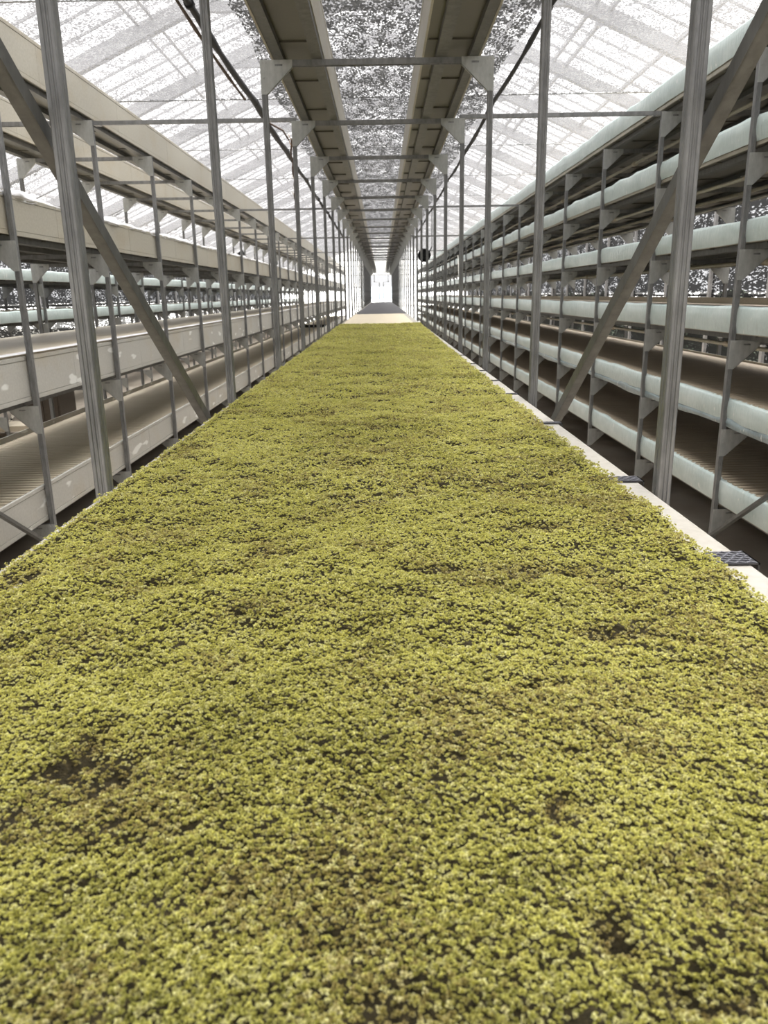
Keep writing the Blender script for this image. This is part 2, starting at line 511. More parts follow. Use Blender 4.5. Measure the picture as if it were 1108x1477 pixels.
# right rack
XQ = 2.222
def green(label, z0, z1, style, fz, fmat, flm, bmat='cream_board', bz=None):
    return tray(label, XQ, 3.48, -1, z0, z1, bmat, style, fz, fmat, flm, bz=bz, lip=.022)
green('tray wrapped in crinkled pale film, topmost of the right rack', 1.357, 1.535, 'flat', 1.45, 'floor_board', ('green_film', 1.388, 1.54, .2, .008, .004))
green('pale green film-covered tray, second from the top of the right rack', .807, .962, 'flat', .88, 'floor_board', ('green_film', .828, .966, .16, .008, .008))
green('pale green film-covered tray, third from the top of the right rack', .264, .395, 'flat', .33, 'floor_board', ('green_film', .268, .398, .12, .004, .002))
green('pale green tray at eye height on the right rack, its back rim brown', -.276, -.118, 'flat', -.16, 'slat_shaded', ('green_film', -.27, -.115, .05, .004, .002), bz=-.085)
t, add = green('pale green tray of shaded brown slats with a hanging plastic flap, right rack', -.822, -.690, 'slats', -.712, 'slat_shaded', ('green_film', -.82, -.686, .04, .004, .002), bz=-.66)
add('hanging_flap', wavy_film(XQ + .004, -1, zc(-.868), zc(-.818), .01, TY0, Y_END, 'clear_flap', .008, .02, seed=9))
green('lowest pale green tray with a shaded brown slatted bed, right rack near floor', -1.376, -1.216, 'slats', -1.235, 'slat_shaded', ('green_film', -1.37, -1.212, .04, .004, .002))
# low rack at the far left
for lab, z0 in (('glossy pale green tray, upper of two on the farthest left rack', .262), ('glossy pale green tray, lower of two on the farthest left rack', -.277)):
    tray(lab, -4.83, -6.07, 1, z0, z0 + .14, 'cream_board', 'flat', z0 + .10, 'floor_board', ('green_film', z0 + .004, z0 + .145, .08, .005, .002), y0=5.6)

# the bed tray under the moss
BED = -.440
root = thing('growing_tray', 'long bed tray under the green moss, cream rail along its right edge', 'tray', (0, -.7, zc(-.67)))
def addb(name, me): return put(name, me, root, (0, .7, -zc(-.67)))
YB0 = -.7
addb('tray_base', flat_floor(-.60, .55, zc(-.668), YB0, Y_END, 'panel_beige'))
addb('side_board', side_board(-.637, -1, zc(-.67), zc(BED), YB0, Y_END, 'cream_board'))
b = MB(); y = YB0
joints = [1.225, 1.80, 2.65, 3.46, 4.02, 4.56, 5.03, 5.74, 6.5, 7.3, 8.0, 8.8]
edges = [YB0] + joints + [9.6 + .8 * k for k in range(52)]
for a, c in zip(edges[:-1], edges[1:]):
    b.prism([(.500, zc(BED) - .012), (.500, zc(BED)), (.601, zc(BED)), (.606, zc(BED) - .005), (.606, zc(-.67)), (.596, zc(-.67)), (.596, zc(BED) - .012)], 'y', a + .002, c - .002)
addb('edge_rail', b.mesh('edge_rail', 'rail_cream'))
b = MB(); b.box(-.640, -.631, YB0, Y_END, zc(BED) - .012, zc(BED) + .010)
b.box(-.631, -.596, YB0, Y_END, zc(BED) - .012, zc(BED) - .004)
addb('edge_lip', b.mesh('edge_lip', 'rail_cream'))
addb('bed_boards', slat_floor(-.625, .5, zc(BED) - .030, 12.0, 19.0, 'slat_beige', .076, .070))
addb('bed_panel', MB().box(-.625, .595, YB0, Y_END, zc(BED) - .045, zc(BED) - .030).mesh('bed_panel', 'floor_board'))

# ------------------------------------------------------------------ moss
def vnoise(x, y, f, seed):
    r = np.random.default_rng(seed); n = 256
    g = r.random((n, n))
    x = x * f + 37.3; y = y * f + 11.7
    xi = np.floor(x).astype(int); yi = np.floor(y).astype(int); fx = x - xi; fy = y - yi
    fx = fx * fx * (3 - 2 * fx); fy = fy * fy * (3 - 2 * fy)
    a = g[xi % n, yi % n]; b_ = g[(xi + 1) % n, yi % n]; c = g[xi % n, (yi + 1) % n]; d = g[(xi + 1) % n, (yi + 1) % n]
    return (a * (1 - fx) + b_ * fx) * (1 - fy) + (c * (1 - fx) + d * fx) * fy

HOLES = [(-.265, .625, .020, .024), (.005, .375, .035, .022), (.146, .428, .018, .016), (.144, .561, .020, .014), (-.30, .66, .016, .03), (.166, .787, .018, .010),
         (-.583, 1.174, .03, .03), (-.469, .878, .02, .008), (.093, 1.173, .05, .02), (.293, .93, .05, .02), (-.229, 1.374, .05, .02), (-.009, 1.664, .05, .02),
         (-.206, 1.018, .02, .012), (-.49, .60, .02, .02), (.24, 1.17, .09, .03), (-.36, 1.86, .05, .025), (.30, 1.40, .06, .02), (.02, 2.35, .06, .02), (.19, .385, .03, .01)]
X0, X1, MY0, MY1 = -.629, .541, -.65, 12.1
def ledge(y): return X0 + .006 * (vnoise(y, y * 0, 30, 3) - .5) - .002
def redge(y): return X1 + .020 * (vnoise(y, y * 0, 14, 4) - .5) + .014 * (vnoise(y, y * 0, 60, 5) - .5) + np.clip((y - 6) * .006, 0, .04)
def holes(x, y):
    h = np.zeros_like(x)
    jx = x + .04 * (vnoise(x, y, 38, 31) - .5); jy = y + .03 * (vnoise(x, y, 38, 32) - .5)
    for (hx, hy, a, b_) in HOLES:
        h = np.maximum(h, np.exp(-(((jx - hx) / a) ** 2 + ((jy - hy) / b_) ** 2)) * (1 if a < .045 else .75))
    return h * (.35 + .9 * vnoise(x, y, 90, 33))
def height(x, y):
    z = .016 * (vnoise(x, y, 5, 1) - .5) + .012 * (vnoise(x, y, 14, 2) - .5) + .008 * (vnoise(x, y, 40, 6) - .5)
    z += .010 * (vnoise(x * .25, y, 4.5, 7) - .5)                       # low rolls across the mats
    dip = np.clip((vnoise(x * .5, y, 9, 8) * .6 + vnoise(x, y, 28, 9) * .4 - .70) * 6, 0, 1)
    z -= .010 * dip
    z -= .019 * holes(x, y)
    e = np.clip((redge(y) - x) / .012, 0, 1)
    z -= .003 * (1 - e) ** 2
    el_ = np.clip((x - X0) / .03, 0, 1)
    z = z * (.4 + .6 * el_) + .007
    er = np.clip((x - .47) / .03, 0, 1); el2 = np.clip((-.585 - x) / .03, 0, 1); k_ = np.maximum(er, el2)
    return np.where(k_ > 0, np.maximum(z, .0115 * k_ - .02 * (1 - k_)), z)
ZM = zc(BED) + .002

nx, ny = 150, 1300
gx = np.linspace(0, 1, nx); gy = MY0 + (MY1 - MY0) * np.linspace(0, 1, ny) ** 1.5
GX, GY = np.meshgrid(gx, gy); GX = ledge(GY) + .003 + (redge(GY) - .004 - ledge(GY) - .003) * GX
GZ = ZM + np.maximum(height(GX, GY) - .006, -.018)
GX[:, -1] += .001; GZ[:, -1] = zc(BED) + .0005; GX[:, -2] = GX[:, -1] - .002; GX[:, 0] -= .001; GZ[:, 0] = zc(BED) + .0005; GX[:, 1] = GX[:, 0] + .002
v0 = np.stack([GX, GY, GZ], -1).reshape(-1, 3)
idx = np.arange(nx * ny).reshape(ny, nx)
q0 = np.stack([idx[:-1, :-1], idx[:-1, 1:], idx[1:, 1:], idx[1:, :-1]], -1).reshape(-1, 4)

def sprig(leaves, seed):
    """a rosette of short pointed leaves: array (n, 4, 3)"""
    r = np.random.default_rng(seed); out_ = []
    for k in range(leaves):
        inner = k % 2 == 1
        a = 2.399963 * k + r.uniform(-.3, .3)
        el = r.uniform(.9, 1.4) if inner else r.uniform(.25, .8)
        L = r.uniform(.75, 1.05) * (.8 if inner else 1); w = r.uniform(.30, .42) * L
        d = np.array([math.cos(a) * math.cos(el), math.sin(a) * math.cos(el), math.sin(el)])
        sd = np.array([-math.sin(a), math.cos(a), 0])
        base = np.array([0, 0, .0]); mid = base + d * L * .5 + np.array([0, 0, .10]); tip = base + d * L - np.array([0, 0, .08 if not inner else 0])
        out_.append([base, mid - sd * w, tip, mid + sd * w])
    return np.array(out_)

BR = np.array([.77, .725, .25]); MD = np.array([.65, .62, .18]); DK = np.array([.32, .315, .075]); BN = np.array([.33, .26, .10]); PL = np.array([.86, .81, .43])
vs, qs, cs = [v0], [q0], [np.tile(np.array([[.06, .05, .02, 1]]), (len(v0), 1))]
base_n = len(v0); litter_faces = len(q0)
def zone(ya, yb, sp, size, nl, seed):
    global base_n
    r = np.random.default_rng(seed)
    nxx = int((X1 + .06 - X0) / sp); nyy = int((yb - ya) / sp)
    ax, ay = np.meshgrid(np.arange(nxx), np.arange(nyy))
    x = X0 - .004 + (ax.ravel() + r.uniform(-.5, .5, nxx * nyy) + .5 * (ay.ravel() % 2)) * sp
    y = ya + (ay.ravel() + r.uniform(-.5, .5, nxx * nyy)) * sp
    ho = holes(x, y)
    patch = vnoise(x * .6, y, 22, 21) * .6 + vnoise(x, y, 70, 22) * .4
    keep = (x > ledge(y)) & (x < redge(y)) & (r.random(len(x)) > ho * .9) & ((patch > .22) | (r.random(len(x)) < .5))
    x, y, patch, ho = x[keep], y[keep], patch[keep], ho[keep]
    n = len(x)
    tuft = vnoise(x, y, 1 / (sp * 2.6), 23)
    z = ZM + height(x, y) + (r.normal(0, .0019, n) + .008 * (tuft - .5)) * (size / .0042) ** .6
    sc = size * r.uniform(.72, 1.25, n)
    T = np.stack([sprig(nl, s) for s in range(8)])                     # (8, nl, 4, 3)
    P = T[r.integers(0, 8, n)] * sc[:, None, None, None]
    yaw = r.uniform(0, 2 * np.pi, n); tl = np.abs(r.normal(0, .36, n)); td = r.uniform(0, 2 * np.pi, n)
    cy, sy = np.cos(yaw)[:, None, None], np.sin(yaw)[:, None, None]
    px_, py_ = P[..., 0] * cy - P[..., 1] * sy, P[..., 0] * sy + P[..., 1] * cy
    pz_ = P[..., 2]
    # tilt about a horizontal axis
    ux, uy = np.cos(td)[:, None, None], np.sin(td)[:, None, None]; ct, st = np.cos(tl)[:, None, None], np.sin(tl)[:, None, None]
    al = px_ * ux + py_ * uy
    al2 = al * ct + pz_ * st; pz2 = -al * st + pz_ * ct
    px_, py_ = px_ + (al2 - al) * ux, py_ + (al2 - al) * uy
    V = np.stack([px_ + x[:, None, None], py_ + y[:, None, None], pz2 + z[:, None, None]], -1)
    mix = np.clip(.55 * r.random(n) + .55 * vnoise(x, y, 3.2, 24) + .35 * (vnoise(x, y, 17, 25) - .5), 0, 1)
    col = np.where(mix[:, None] > .5, MD + (BR - MD) * ((mix - .5) * 2)[:, None], DK + (MD - DK) * (mix * 2)[:, None])
    old = np.clip((vnoise(x, y, 11, 26) * .7 + r.random(n) * .5 - .72) * 3, 0, .75); old = np.maximum(old, np.clip(ho * 1.6, 0, .9))
    col = col * (1 - old[:, None]) + BN * old[:, None]
    pale = r.random(n) < .20
    col[pale] = col[pale] * .5 + PL * .5
    colv = np.repeat(col[:, None, :], nl, 1) * r.uniform(.78, 1.18, (n, nl, 1))
    colv = np.repeat(colv[:, :, None, :], 4, 2) * np.array([.24, 1.06, 1.5, 1.06])[None, None, :, None]  # pale young tips; old bases darkened further, crevice shade put into the colour
    V = V.reshape(-1, 3)
    C = np.concatenate([np.clip(colv, 0, 1).reshape(-1, 3), np.ones((len(V), 1))], 1)
    q = np.arange(len(V)).reshape(-1, 4) + base_n
    vs.append(V); qs.append(q); cs.append(C); base_n += len(V)
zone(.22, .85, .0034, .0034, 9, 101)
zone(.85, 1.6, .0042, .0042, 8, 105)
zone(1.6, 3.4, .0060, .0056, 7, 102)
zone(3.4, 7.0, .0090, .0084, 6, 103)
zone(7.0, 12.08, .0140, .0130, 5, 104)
V = np.concatenate(vs).astype(np.float32); Q = np.concatenate(qs).astype(np.int32); C = np.concatenate(cs).astype(np.float32)
me = bpy.data.meshes.new('moss_mat')
me.vertices.add(len(V)); me.vertices.foreach_set('co', V.ravel())
me.loops.add(Q.size); me.loops.foreach_set('vertex_index', Q.ravel())
me.polygons.add(len(Q)); me.polygons.foreach_set('loop_start', np.arange(len(Q), dtype=np.int32) * 4)
me.materials.append(M['moss_leaf']); me.materials.append(M['moss_litter'])
mi = np.zeros(len(Q), np.int32); mi[:litter_faces] = 1
me.polygons.foreach_set('material_index', mi)
at = me.color_attributes.new('tint', 'FLOAT_COLOR', 'POINT'); at.data.foreach_set('color', C.ravel())
me.update(calc_edges=True); 
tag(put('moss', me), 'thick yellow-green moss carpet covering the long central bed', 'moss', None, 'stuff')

# black woven strips lying over the rail at the mat ends
pos = ['nearest', 'second', 'third', 'fourth', 'fifth', 'sixth', 'seventh', 'eighth']
for i, y in enumerate(joints[:8]):
    w = (.062, .050, .036, .022, .018, .016, .016, .016)[i]
    r_ = thing('mesh_strip', f'black woven mesh strip across the cream rail, {pos[i]} from the camera', 'mesh strip', (.53, y, zc(BED) + .0015), 'black mesh strips along the cream rail')
    x1_ = .086 if i < 3 else .075
    b = MB()
    b.box(-.02, x1_, -w / 2, w / 2, 0, .0028)
    b.box(x1_ - .003, x1_, -w / 2, w / 2, -.010, .0028)
    put('strip_backing', b.mesh('strip_backing', 'pad_black'), r_)
    b = MB(); k = 0
    rd = random.Random(i)
    for a in range(int((x1_ + .02) / .009)):
        for c in range(max(1, int(w / .010))):
            xx = -.018 + a * .009 + rd.uniform(-.001, .001); yy = -w / 2 + .005 + c * .010 + rd.uniform(-.001, .001)
            if xx + .008 > x1_: continue
            d_ = .003 * (1 if (a + c) % 2 else -1)
            b.bar((xx, yy - d_, .0036), (xx + .008, yy + d_, .0036), .0026, .0016)
    put('weave', b.mesh('weave', 'pad_glint'), r_)

# dark sheets lying on the far half of the bed
for i, (ya, yb, xa, xb) in enumerate(((18.9, 22.2, -.60, .585), (22.25, 26.6, -.60, .585), (26.7, 49.6, -.60, .585))):
    b = MB(); n = 24
    rd = random.Random(50 + i)
    for a in range(n + 1):
        for c in range(7):
            b.v.append((xa + (xb - xa) * c / 6, ya + (yb - ya) * a / n, zc(BED) + .004 + rd.uniform(0, .014) * (1 if 0 < a < n else .3)))
    for a in range(n):
        for c in range(6): b.f.append((a * 7 + c, a * 7 + c + 1, (a + 1) * 7 + c + 1, (a + 1) * 7 + c))
    o = put('dark_sheet', b.mesh('dark_sheet', 'sheet_dark'))
    md = o.modifiers.new('thick', 'SOLIDIFY'); md.thickness = .004
    tag(o, ('dark grey cover sheet on the bed just past the beige boards', 'dark grey cover sheet in the middle of the covered bed', 'longest dark grey cover sheet, reaching the bright far end')[i], 'cover sheet', 'dark sheets on the far bed')

# ------------------------------------------------------------------ tie bars across the aisles
for k in range(7):
    y = 6.55 + 6.4 * k + .03
    if y > 47: break
    for sgn, xa, xb in ((-1, -2.21, -.64), (1, .63, 2.19)):
        b = MB().box(xa, xb, y - .014, y + .014, zc(1.304), zc(1.332))
        b.box(xa, xa + .05, y - .03, y + .03, zc(1.300), zc(1.304)); b.box(xb - .05, xb, y - .03, y + .03, zc(1.300), zc(1.304))
        tag(put('tie_bar', b.mesh('tie_bar', 'galvanized')),
            f"grey tie bar high across the {'left' if sgn < 0 else 'right'} aisle, {(['nearest'] + pos[1:])[k]} from the camera", 'tie bar', 'tie bars across the aisles')

# ------------------------------------------------------------------ pipes under the right-hand trays
def pipe(label, x, z, r, mat, joints_, seed, y0=3.2):
    root = thing('water_pipe', label, 'pipe', (x, y0, zc(z)), 'pipes under the right-hand trays')
    pts = []; rd = random.Random(seed); y = 0
    while y < Y_END - y0:
        pts.append((rd.uniform(-.006, .006), y, rd.uniform(-.008, .002))); y += 1.6
    put('tube', MB().tube(pts, r, 8).mesh('tube', mat, True), root)
    for j in range(int(min(12, (Y_END - y0) / joints_))):
        yy = 2.2 + j * joints_ + rd.uniform(-.3, .3)
        put('pipe_joint', MB().tube([(0, yy - .05, -.003), (0, yy + .05, -.003)], r * 1.45, 10).mesh('pipe_joint', 'joint_brass', True), root)
        put('wire_tie', MB().tube([(0, yy + .12, r), (.01, yy + .16, .02), (.10, yy + .14, .03), (.16, yy + .1, .045)], .0025, 5).mesh('wire_tie', 'pipe_white', True), root)
pipe('cream pipe hung under the topmost tray of the right rack', 2.645, 1.262, .016, 'pipe_cream', 3.2, 1)
pipe('cream pipe under the second tray of the right rack, nearer the aisle', 2.465, .718, .014, 'pipe_cream', 3.2, 2)
pipe('cream pipe under the second tray of the right rack, deeper in', 2.816, .716, .014, 'pipe_cream', 3.2, 3)
pipe('thin white pipe deepest under the second tray of the right rack', 3.12, .72, .010, 'pipe_white', 3.2, 4)
pipe('cream pipe with brass joints under the third tray of the right rack', 2.66, .175, .017, 'pipe_cream', 1.6, 5)
pipe('cream pipe under the eye-height tray of the right rack', 2.43, -.372, .014, 'pipe_cream', 3.2, 6)

# ------------------------------------------------------------------ cables, cord, fan
def bundle(label, pts, r, mat, name, cat, ties=True):
    root = thing(name, label, cat, (pts[0][0], pts[0][1], zc(pts[0][2])))
    o = Vector(root.location); L = []
    for a, c in zip(pts[:-1], pts[1:]):
        for k in range(8):
            t_ = k / 8; p_ = Vector(a).lerp(Vector(c), t_); L.append(Vector((p_.x, p_.y, zc(p_.z) - .03 * math.sin(math.pi * t_))) - o)
    e_ = Vector(pts[-1]); L.append(Vector((e_.x, e_.y, zc(e_.z))) - o)
    rd = random.Random(len(L))
    rs = [r * rd.uniform(.75, 1.3) for _ in L]
    put('cable', MB().tube(L, rs, 8).mesh('cable', mat, True), root)
    if ties:
        for i in range(0, len(L), 8):
            put('cable_tie', MB().tube([L[i] + Vector((0, -.02, .0)), L[i] + Vector((0, .02, 0))], r * 1.3, 8).mesh('cable_tie', 'black_plastic'), root)
            top = zc(2.0) - o.z - L[i].z
            put('hanger', MB().tube([L[i], L[i] + Vector((0, 0, max(top, .02)))], .004, 5).mesh('hanger', 'dark_steel'), root)
    return root
CW = [8.95 + 2.85 * k for k in range(15)]
bundle('thick black cable bundle tied under the net, left of the central rack', [(-1.30, 3.3, 1.95)] + [(-1.30 + .01 * (i % 2), y, 1.965) for i, y in enumerate([6.1] + CW[:8])], .029, 'black_plastic', 'cable_bundle', 'cable')
bundle('black cable tied under the net, right of the central rack', [(1.21, 3.3, 1.88)] + [(1.20, y, 1.90 + .02 * (i % 2)) for i, y in enumerate([6.1] + CW[:8])], .020, 'black_plastic', 'cable_bundle', 'cable')
bundle('thin brown cable sagging beside the thick black bundle', [(-1.36, 5.2, 1.98), (-1.36, 8.7, 1.94)], .013, 'rope_brown', 'brown_cable', 'cable', False)
root = thing('hanging_rope', 'brown cord hanging down from the left cable bundle, knotted at its lower end', 'cord', (-1.03, 9.8, zc(1.95)))
rd = random.Random(3)
L = [(rd.uniform(-.012, .012) + .002 * k, 0, -k * .062) for k in range(21)]
L[0] = (-.27, 0, .0); L[1] = (-.08, 0, -.10); L[2] = (-.02, 0, -.2)
put('rope', MB().tube(L, [.011] * 12 + [.016, .02, .016] + [.010] * 6, 7).mesh('cord', 'rope_brown', True), root)
for k in (3, 4, 10, 13):
    put('tie_string', MB().tube([(L[k][0] - .03, 0, L[k][2] + .05), (L[k][0] - .012, -.01, L[k][2]), (L[k][0] + .02, 0, L[k][2] - .04)], .004, 5).mesh('tie_string', 'cord_orange' if k < 5 else 'pipe_cream', True), root)

def ring(r0, r1, y0, y1, n=28):
    b = MB()
    for i in range(n):
        t_ = 2 * math.pi * i / n; c, s = math.cos(t_), math.sin(t_)
        b.v += [(r1 * c, y0, r1 * s), (r1 * c, y1, r1 * s), (r0 * c, y1, r0 * s), (r0 * c, y0, r0 * s)]
    for i in range(n):
        j = (i + 1) % n
        for k in range(4): b.f.append((i * 4 + k, j * 4 + k, j * 4 + (k + 1) % 4, i * 4 + (k + 1) % 4))
    return b
root = thing('hanging_fan', 'small round black fan hanging beside the right rack far down the aisle', 'fan', (1.07, 20.0, zc(.915)))
put('fan_housing', ring(.140, .158, -.09, .09).mesh('fan_housing', 'black_plastic', False), root)
put('back_plate', MB().tube([(0, .07, 0), (0, .085, 0)], .15, 28).mesh('back_plate', 'black_plastic'), root)
put('motor', MB().tube([(0, -.05, 0), (0, .10, 0)], .062, 14).mesh('motor', 'black_plastic'), root)
b = MB()
for k in range(5):
    t_ = 2 * math.pi * k / 5
    u = Vector((math.cos(t_), 0, math.sin(t_))); w = Vector((-math.sin(t_), .6, math.cos(t_))).normalized() * .045
    n = len(b.v); b.v += [tuple(u * .04 - w * .5), tuple(u * .135 - w), tuple(u * .135 + w), tuple(u * .04 + w * .5)]; b.f.append((n, n + 1, n + 2, n + 3))
o = put('fan_blades', b.mesh('fan_blades', 'black_plastic'), root); o.modifiers.new('t', 'SOLIDIFY').thickness = .004
b = MB()
for r_ in (.05, .08, .11, .135):
    q = ring(r_ - .002, r_ + .002, -.092, -.088, 24); n = len(b.v); b.v += q.v; b.f += [tuple(i + n for i in f_) for f_ in q.f]
for k in range(8): b.bar((0, -.09, 0), (.15 * math.cos(k * math.pi / 4), -.09, .15 * math.sin(k * math.pi / 4)), .004, .004)
put('fan_grille', b.mesh('fan_grille', 'black_plastic'), root)
put('bracket', MB().bar((.13, 0, .09), (.19, 0, .2), .02, .03).box(.18, .2, -.01, .01, .19, 2.0 - .915).mesh('bracket', 'dark_steel'), root)

# things left lying in the racks and on the floor
b = MB(); n = 16
rd = random.Random(4)
prof = [(0, .03), (.1, .035), (.3, .045), (.5, .05), (.62, .07), (.75, .10), (.85, .13), (1, .02)]
for i, (u_, h_) in enumerate(prof):
    for k in range(10):
        t_ = math.pi * k / 9
        b.v.append((-.15 + .30 * u_, .09 * math.cos(t_) * rd.uniform(.8, 1.1), h_ * math.sin(t_) * rd.uniform(.85, 1.1)))
for i in range(len(prof) - 1):
    for k in range(9): b.f.append((i * 10 + k, i * 10 + k + 1, (i + 1) * 10 + k + 1, (i + 1) * 10 + k))
o = put('film_bundle', b.mesh('film_bundle', 'black_plastic'), None, (-2.42, 13.6, zc(.645)))
o.modifiers.new('t', 'SOLIDIFY').thickness = .006
tag(o, 'crumpled black bundle lying on the third-tier cream tray of the left rack', 'bundle')
b = MB()
b.box(-.5, .5, -.6, .6, 0, .012)
for (xa, xb, ya, yb) in ((-.5, -.488, -.6, .6), (.488, .5, -.6, .6), (-.5, .5, -.6, -.588), (-.5, .5, .588, .6)): b.box(xa, xb, ya, yb, .012, .09)
tag(put('black_tray', b.mesh('black_tray', 'black_plastic'), None, (-2.87, 33.0, zc(-1.268))), 'shallow black tray on the lowest slatted tier of the left rack', 'shallow tray')
root = thing('pale_rod', 'thin pale rod leaning inside the right rack far down the aisle', 'rod', (2.15, 21.0, 0))
put('rod', MB().tube([(0, 0, .0), (-.0, 1.6, zc(1.02))], .012, 8).mesh('rod', 'pipe_white', True), root)
put('rod_tip', MB().tube([(0, 1.6, zc(1.02)), (0, 1.63, zc(1.07))], .016, 8).mesh('rod_tip', 'black_plastic', True), root)

root = thing('utility_cart', 'dark brown cart with chrome coil on the floor behind the left rack', 'cart', (-4.45, 10.1, 0))
put('platform', MB().box(-.75, .30, -.32, .32, .11, .15).box(-.75, .30, -.32, -.29, .15, .18).mesh('platform', 'floor_board'), root)
put('cabinet', MB().box(-.12, .30, -.22, .30, .15, .62).mesh('cabinet', 'cabinet_brown'), root)
put('cabinet_door', MB().box(-.10, .085, -.235, -.22, .17, .60).mesh('cabinet_door', 'cabinet_brown'), root)
put('cabinet_door', MB().box(.095, .28, -.235, -.22, .17, .60).mesh('cabinet_door', 'cabinet_brown'), root)
b = MB(); L = []
for k in range(97):
    t_ = k / 16 * 2 * math.pi; L.append((-.55 + .13 * math.cos(t_), .06 * (k / 96 - .5), .31 + .13 * math.sin(t_)))
put('coil', MB().tube(L, .012, 6).mesh('coil', 'chrome', True), root)
for (x, y) in ((-.65, -.25), (-.65, .25), (.22, -.25), (.22, .25)):
    put('wheel', MB().tube([(x - .02, y, .055), (x + .02, y, .055)], .055, 16).mesh('wheel', 'black_plastic'), root)

# two drain pipes at the far end of the central rack
for sgn, lab in ((-1, 'left'), (1, 'right')):
    xo = -.44 if sgn < 0 else .43
    p_ = [(xo, 0, zc(1.32)), (xo, 0, zc(.78)), (sgn * .13, 0, zc(.74)), (sgn * .13, 0, zc(-.72))]
    L = [Vector(q) for q in p_]
    b = MB().tube(L, .022, 8)
    root = thing('drain_pipe', f'thin dark drain pipe, {lab} of the pair at the bright far end', 'pipe', (0, 50.25, 0), 'drain pipes at the far end')
    put('pipe_run', b.mesh('pipe_run', 'dark_steel'), root)
    put('elbow', MB().tube([L[1] + Vector((0, 0, .04)), L[1] - Vector((0, 0, .03))], .032, 8).mesh('elbow', 'dark_steel'), root)

# ------------------------------------------------------------------ the greenhouse
WL, WR, YN, YF = -6.45, 5.35, -5.0, 52.0
RZ = 3.76; RS = .44
def roofz(x): return RZ - RS * abs(x - .05)
struct('floor', MB().box(WL, WR, YN, YF, -.1, 0).mesh('floor', 'concrete'))
struct('trim_1', MB().box(-120, 120, -60, 54, -.2, -.11).mesh('outside_ground', 'outside_ground'))
struct('trim_2', MB().box(-200, 200, 54, 900, -.2, -.11).mesh('outside_yard', 'outside_yard'))
struct('trim_3', MB().box(-25, 25, 300, 304, 0, 4.6).mesh('pale_fence', 'outside_pale'))
# ceiling net: level in the middle, falling to the eaves
prof = [(WL, roofz(WL) - .12), (-4.3, roofz(-4.3) - .18), (-3.5, 2.02), (-1.3, 1.995), (1.3, 1.995), (3.5, 2.02), (4.0, roofz(4.0) - .18), (WR, roofz(WR) - .12)]
NY1 = 49.5
b = MB(); ys = [YN + .5 * k for k in range(int((NY1 - YN) / .5) + 1)]
for i, y in enumerate(ys):
    for (x, z) in prof:
        ph = (y - CW[0]) / 2.85
        b.v.append((x, y, zc(z) + .05 * abs(math.sin(ph * math.pi)) - .0))
k = len(prof)
for i in range(len(ys) - 1):
    for j in range(k - 1): b.f.append((i * k + j, i * k + j + 1, (i + 1) * k + j + 1, (i + 1) * k + j))
ceil = struct('ceiling', b.mesh('ceiling_net', 'roof_net'))
# doubled dark strip of net over the central rack
b = MB()
xs = [-1.05, -.9, -.5, 0, .5, .9, 1.16]
for i, y in enumerate(ys):
    for j, x in enumerate(xs):
        b.v.append((x + (.03 * math.sin(y * 2.1) if j in (0, 6) else 0), y, zc(1.975) + .05 * abs(math.sin((y - CW[0]) / 2.85 * math.pi)) - .015 * math.cos(j * 2)))
for i in range(len(ys) - 1):
    for j in range(6): b.f.append((i * 7 + j, i * 7 + j + 1, (i + 1) * 7 + j + 1, (i + 1) * 7 + j))
put('net_strip', b.mesh('net_strip', 'strip_net'), ceil)
for y in [CW[0] - 2.85 * 2, CW[0] - 2.85] + CW:
    pts = [(WL, zc(roofz(WL) - .13)), (-4.3, zc(roofz(-4.3) - .19)), (-3.5, zc(2.0)), (3.5, zc(2.0)), (4.0, zc(roofz(4.0) - .19)), (WR, zc(roofz(WR) - .13))]
    put('net_wire', MB().tube([(x, y, z - .005) for x, z in pts], .007, 5).mesh('net_wire', 'galvanized'), ceil)

# roof: trusses, glazing bars, purlins and the translucent sheet above them
tn = 4
for i in range(25):
    y = 3.0 + 2.0 * i
    b = MB()
    for xe in (WL, WR): b.bar((.05, y, zc(RZ) - .02), (xe, y, zc(roofz(xe)) - .02), .11, .14)
    b.bar((-1.95, y, zc(roofz(-1.95)) - .02), (2.05, y, zc(roofz(2.05)) - .02), .07, .09)
    for xe in (WL, WR): b.box(xe - .04, xe + .04, y - .04, y + .04, 0, zc(roofz(xe)))
    struct(f'trim_{tn}', b.mesh('roof_truss', 'roof_steel')); tn += 1
b = MB()
y = 3.0 + .4
while y < 51:
    for xe in (WL, WR): b.bar((.05, y, zc(RZ) + .06), (xe, y, zc(roofz(xe)) + .06), .017, .022)
    y += .4
struct(f'trim_{tn}', b.mesh('glazing_bars', 'roof_steel')); tn += 1
b = MB()
for x in (-6.0, -5.1, -4.2, -3.55, -3.3, -2.45, -2.3, -1.5, -.7, .8, 1.6, 2.25, 2.4, 3.1, 3.9, 4.6):
    b.box(x - .018, x + .018, YN, YF, zc(roofz(x)) + .03, zc(roofz(x)) + .07)
struct(f'trim_{tn}', b.mesh('purlins', 'roof_steel')); tn += 1
b = MB(); b.v = [(WL, YN, zc(roofz(WL)) + .09), (.05, YN, zc(RZ) + .09), (WR, YN, zc(roofz(WR)) + .09), (WL, YF, zc(roofz(WL)) + .09), (.05, YF, zc(RZ) + .09), (WR, YF, zc(roofz(WR)) + .09)]
b.f = [(0, 1, 4, 3), (1, 2, 5, 4)]
struct('ceiling_roof', b.mesh('roof_sheet', 'roof_sheet'))

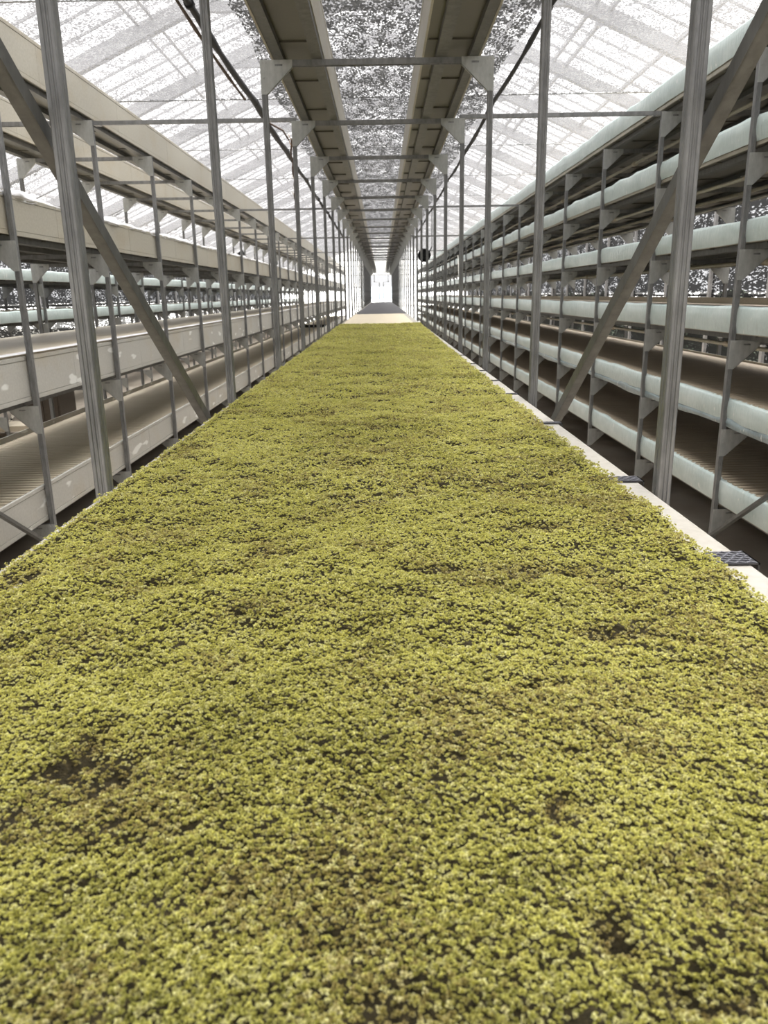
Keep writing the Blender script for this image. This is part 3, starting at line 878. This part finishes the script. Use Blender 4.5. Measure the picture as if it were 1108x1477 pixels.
# net side walls with rails
for nm, x in (('left', WL), ('right', WR)):
    zt = zc(roofz(x)) - .1
    b = MB(); b.v = [(x, YN, 0), (x, YF - 2.4, 0), (x, YF - 2.4, zt), (x, YN, zt)]; b.f = [(0, 1, 2, 3)]
    w = struct(f'wall_{nm}', b.mesh('wall_net', 'wall_net'))
    b = MB()
    for z in (.35, 1.0, 1.62, 2.1): b.tube([(x - .03 if x < 0 else x + .03, YN, z), (x - .03 if x < 0 else x + .03, YF, z)], .022, 6)
    put('wall_rail', b.mesh('wall_rail', 'dark_steel'), w)
    # dark skirt at the foot of the wall
    xx = x - .05 if x < 0 else x + .05
    hz = .62 if x > 0 else .30
    put('skirt', MB().box(min(xx, xx + .02), max(xx, xx + .02), YN, YF, 0, hz).mesh('skirt', 'black_plastic'), w)
# hedge outside the right wall
b = MB(); rd = random.Random(8)
n = 130
for i in range(n + 1):
    y = -5 + 54 * i / n
    for (dx, z) in ((0, 0), (-.25, .5), (-.1, 1.25), (.3, 1.55), (.8, 1.3), (1.0, 0)):
        b.v.append((6.6 + dx + rd.uniform(-.15, .15), y, -.11 + max(0, z + (rd.uniform(-.35, .35) if z > .6 else 0))))
for i in range(n):
    for j in range(5): b.f.append((i * 6 + j, i * 6 + j + 1, (i + 1) * 6 + j + 1, (i + 1) * 6 + j))
tag(put('hedge', b.mesh('hedge', 'hedge_dark')), 'dark low hedge outside the right net wall', 'hedge')

# near and far gable walls
def gable(name, y, z0, mat):
    b = MB(); b.v = [(WL, y, z0), (WR, y, z0), (WR, y, zc(roofz(WR)) + .05), (.05, y, zc(RZ) + .05), (WL, y, zc(roofz(WL)) + .05)]; b.f = [(0, 1, 2, 3, 4)]
    return struct(name, b.mesh(name, mat))
gable('wall_front', YN, 0, 'wall_sheet')
# far wall: plastic around an open doorway
b = MB(); D0, D1, DT = -.95, .95, zc(1.22)
b.v = [(WL, YF, 0), (D0, YF, 0), (D0, YF, zc(roofz(D0)) + .05), (WL, YF, zc(roofz(WL)) + .05),
       (D1, YF, 0), (WR, YF, 0), (WR, YF, zc(roofz(WR)) + .05), (D1, YF, zc(roofz(D1)) + .05),
       (D0, YF, DT), (D1, YF, DT), (.05, YF, zc(RZ) + .05)]
b.f = [(0, 1, 2, 3), (4, 5, 6, 7), (8, 9, 7, 10, 2)]
w = struct('wall_back', b.mesh('wall_back', 'wall_sheet'))
b = MB()
for x in (-5.2, -3.9, -2.6, -1.3, D0, D1, 1.3, 2.6, 3.9): b.box(x - .02, x + .02, YF - .04, YF, 0, zc(roofz(x)))
for z in (1.0, 2.2, DT): b.box(WL, D0, YF - .05, YF - .01, z - .02, z + .02); b.box(D1, WR, YF - .05, YF - .01, z - .02, z + .02)
b.box(D0, D1, YF - .05, YF - .01, DT, DT + .05)
put('wall_frame', b.mesh('wall_frame', 'frame_grey'), w)
b = MB()
b.v = [(x, y, 0) for y in (49.6, YF) for x in (WL,)] + [(WL, YF, zc(roofz(WL))), (WL, 49.6, zc(roofz(WL)))]; b.f = [(0, 1, 2, 3)]
put('corner_sheet', b.mesh('corner_sheet', 'wall_sheet'), w)

# ------------------------------------------------------------------ daylight
wd = bpy.data.worlds.new('overcast'); S.world = wd; wd.use_nodes = True
nt = wd.node_tree; bg = nt.nodes['Background']
bg.inputs['Color'].default_value = (.985, .985, 1.0, 1); bg.inputs['Strength'].default_value = 1.0
sun = bpy.data.lights.new('sun', 'SUN'); sun.energy = 30.0; sun.angle = math.radians(60); sun.color = (1, .975, .94)
so = bpy.data.objects.new('sun', sun); COL.objects.link(so)
so.rotation_euler = Vector((.16, .24, 1.0)).to_track_quat('Z', 'Y').to_euler()

vs_ = S.view_settings
vs_.view_transform = 'Standard'; vs_.look = 'None'; vs_.exposure = 0.0; vs_.gamma = 1; vs_.use_curve_mapping = False
cy = S.cycles
cy.transparent_max_bounces = 32; cy.max_bounces = 16; cy.diffuse_bounces = 10; cy.use_denoising = True
cy.caustics_reflective = False; cy.caustics_refractive = False
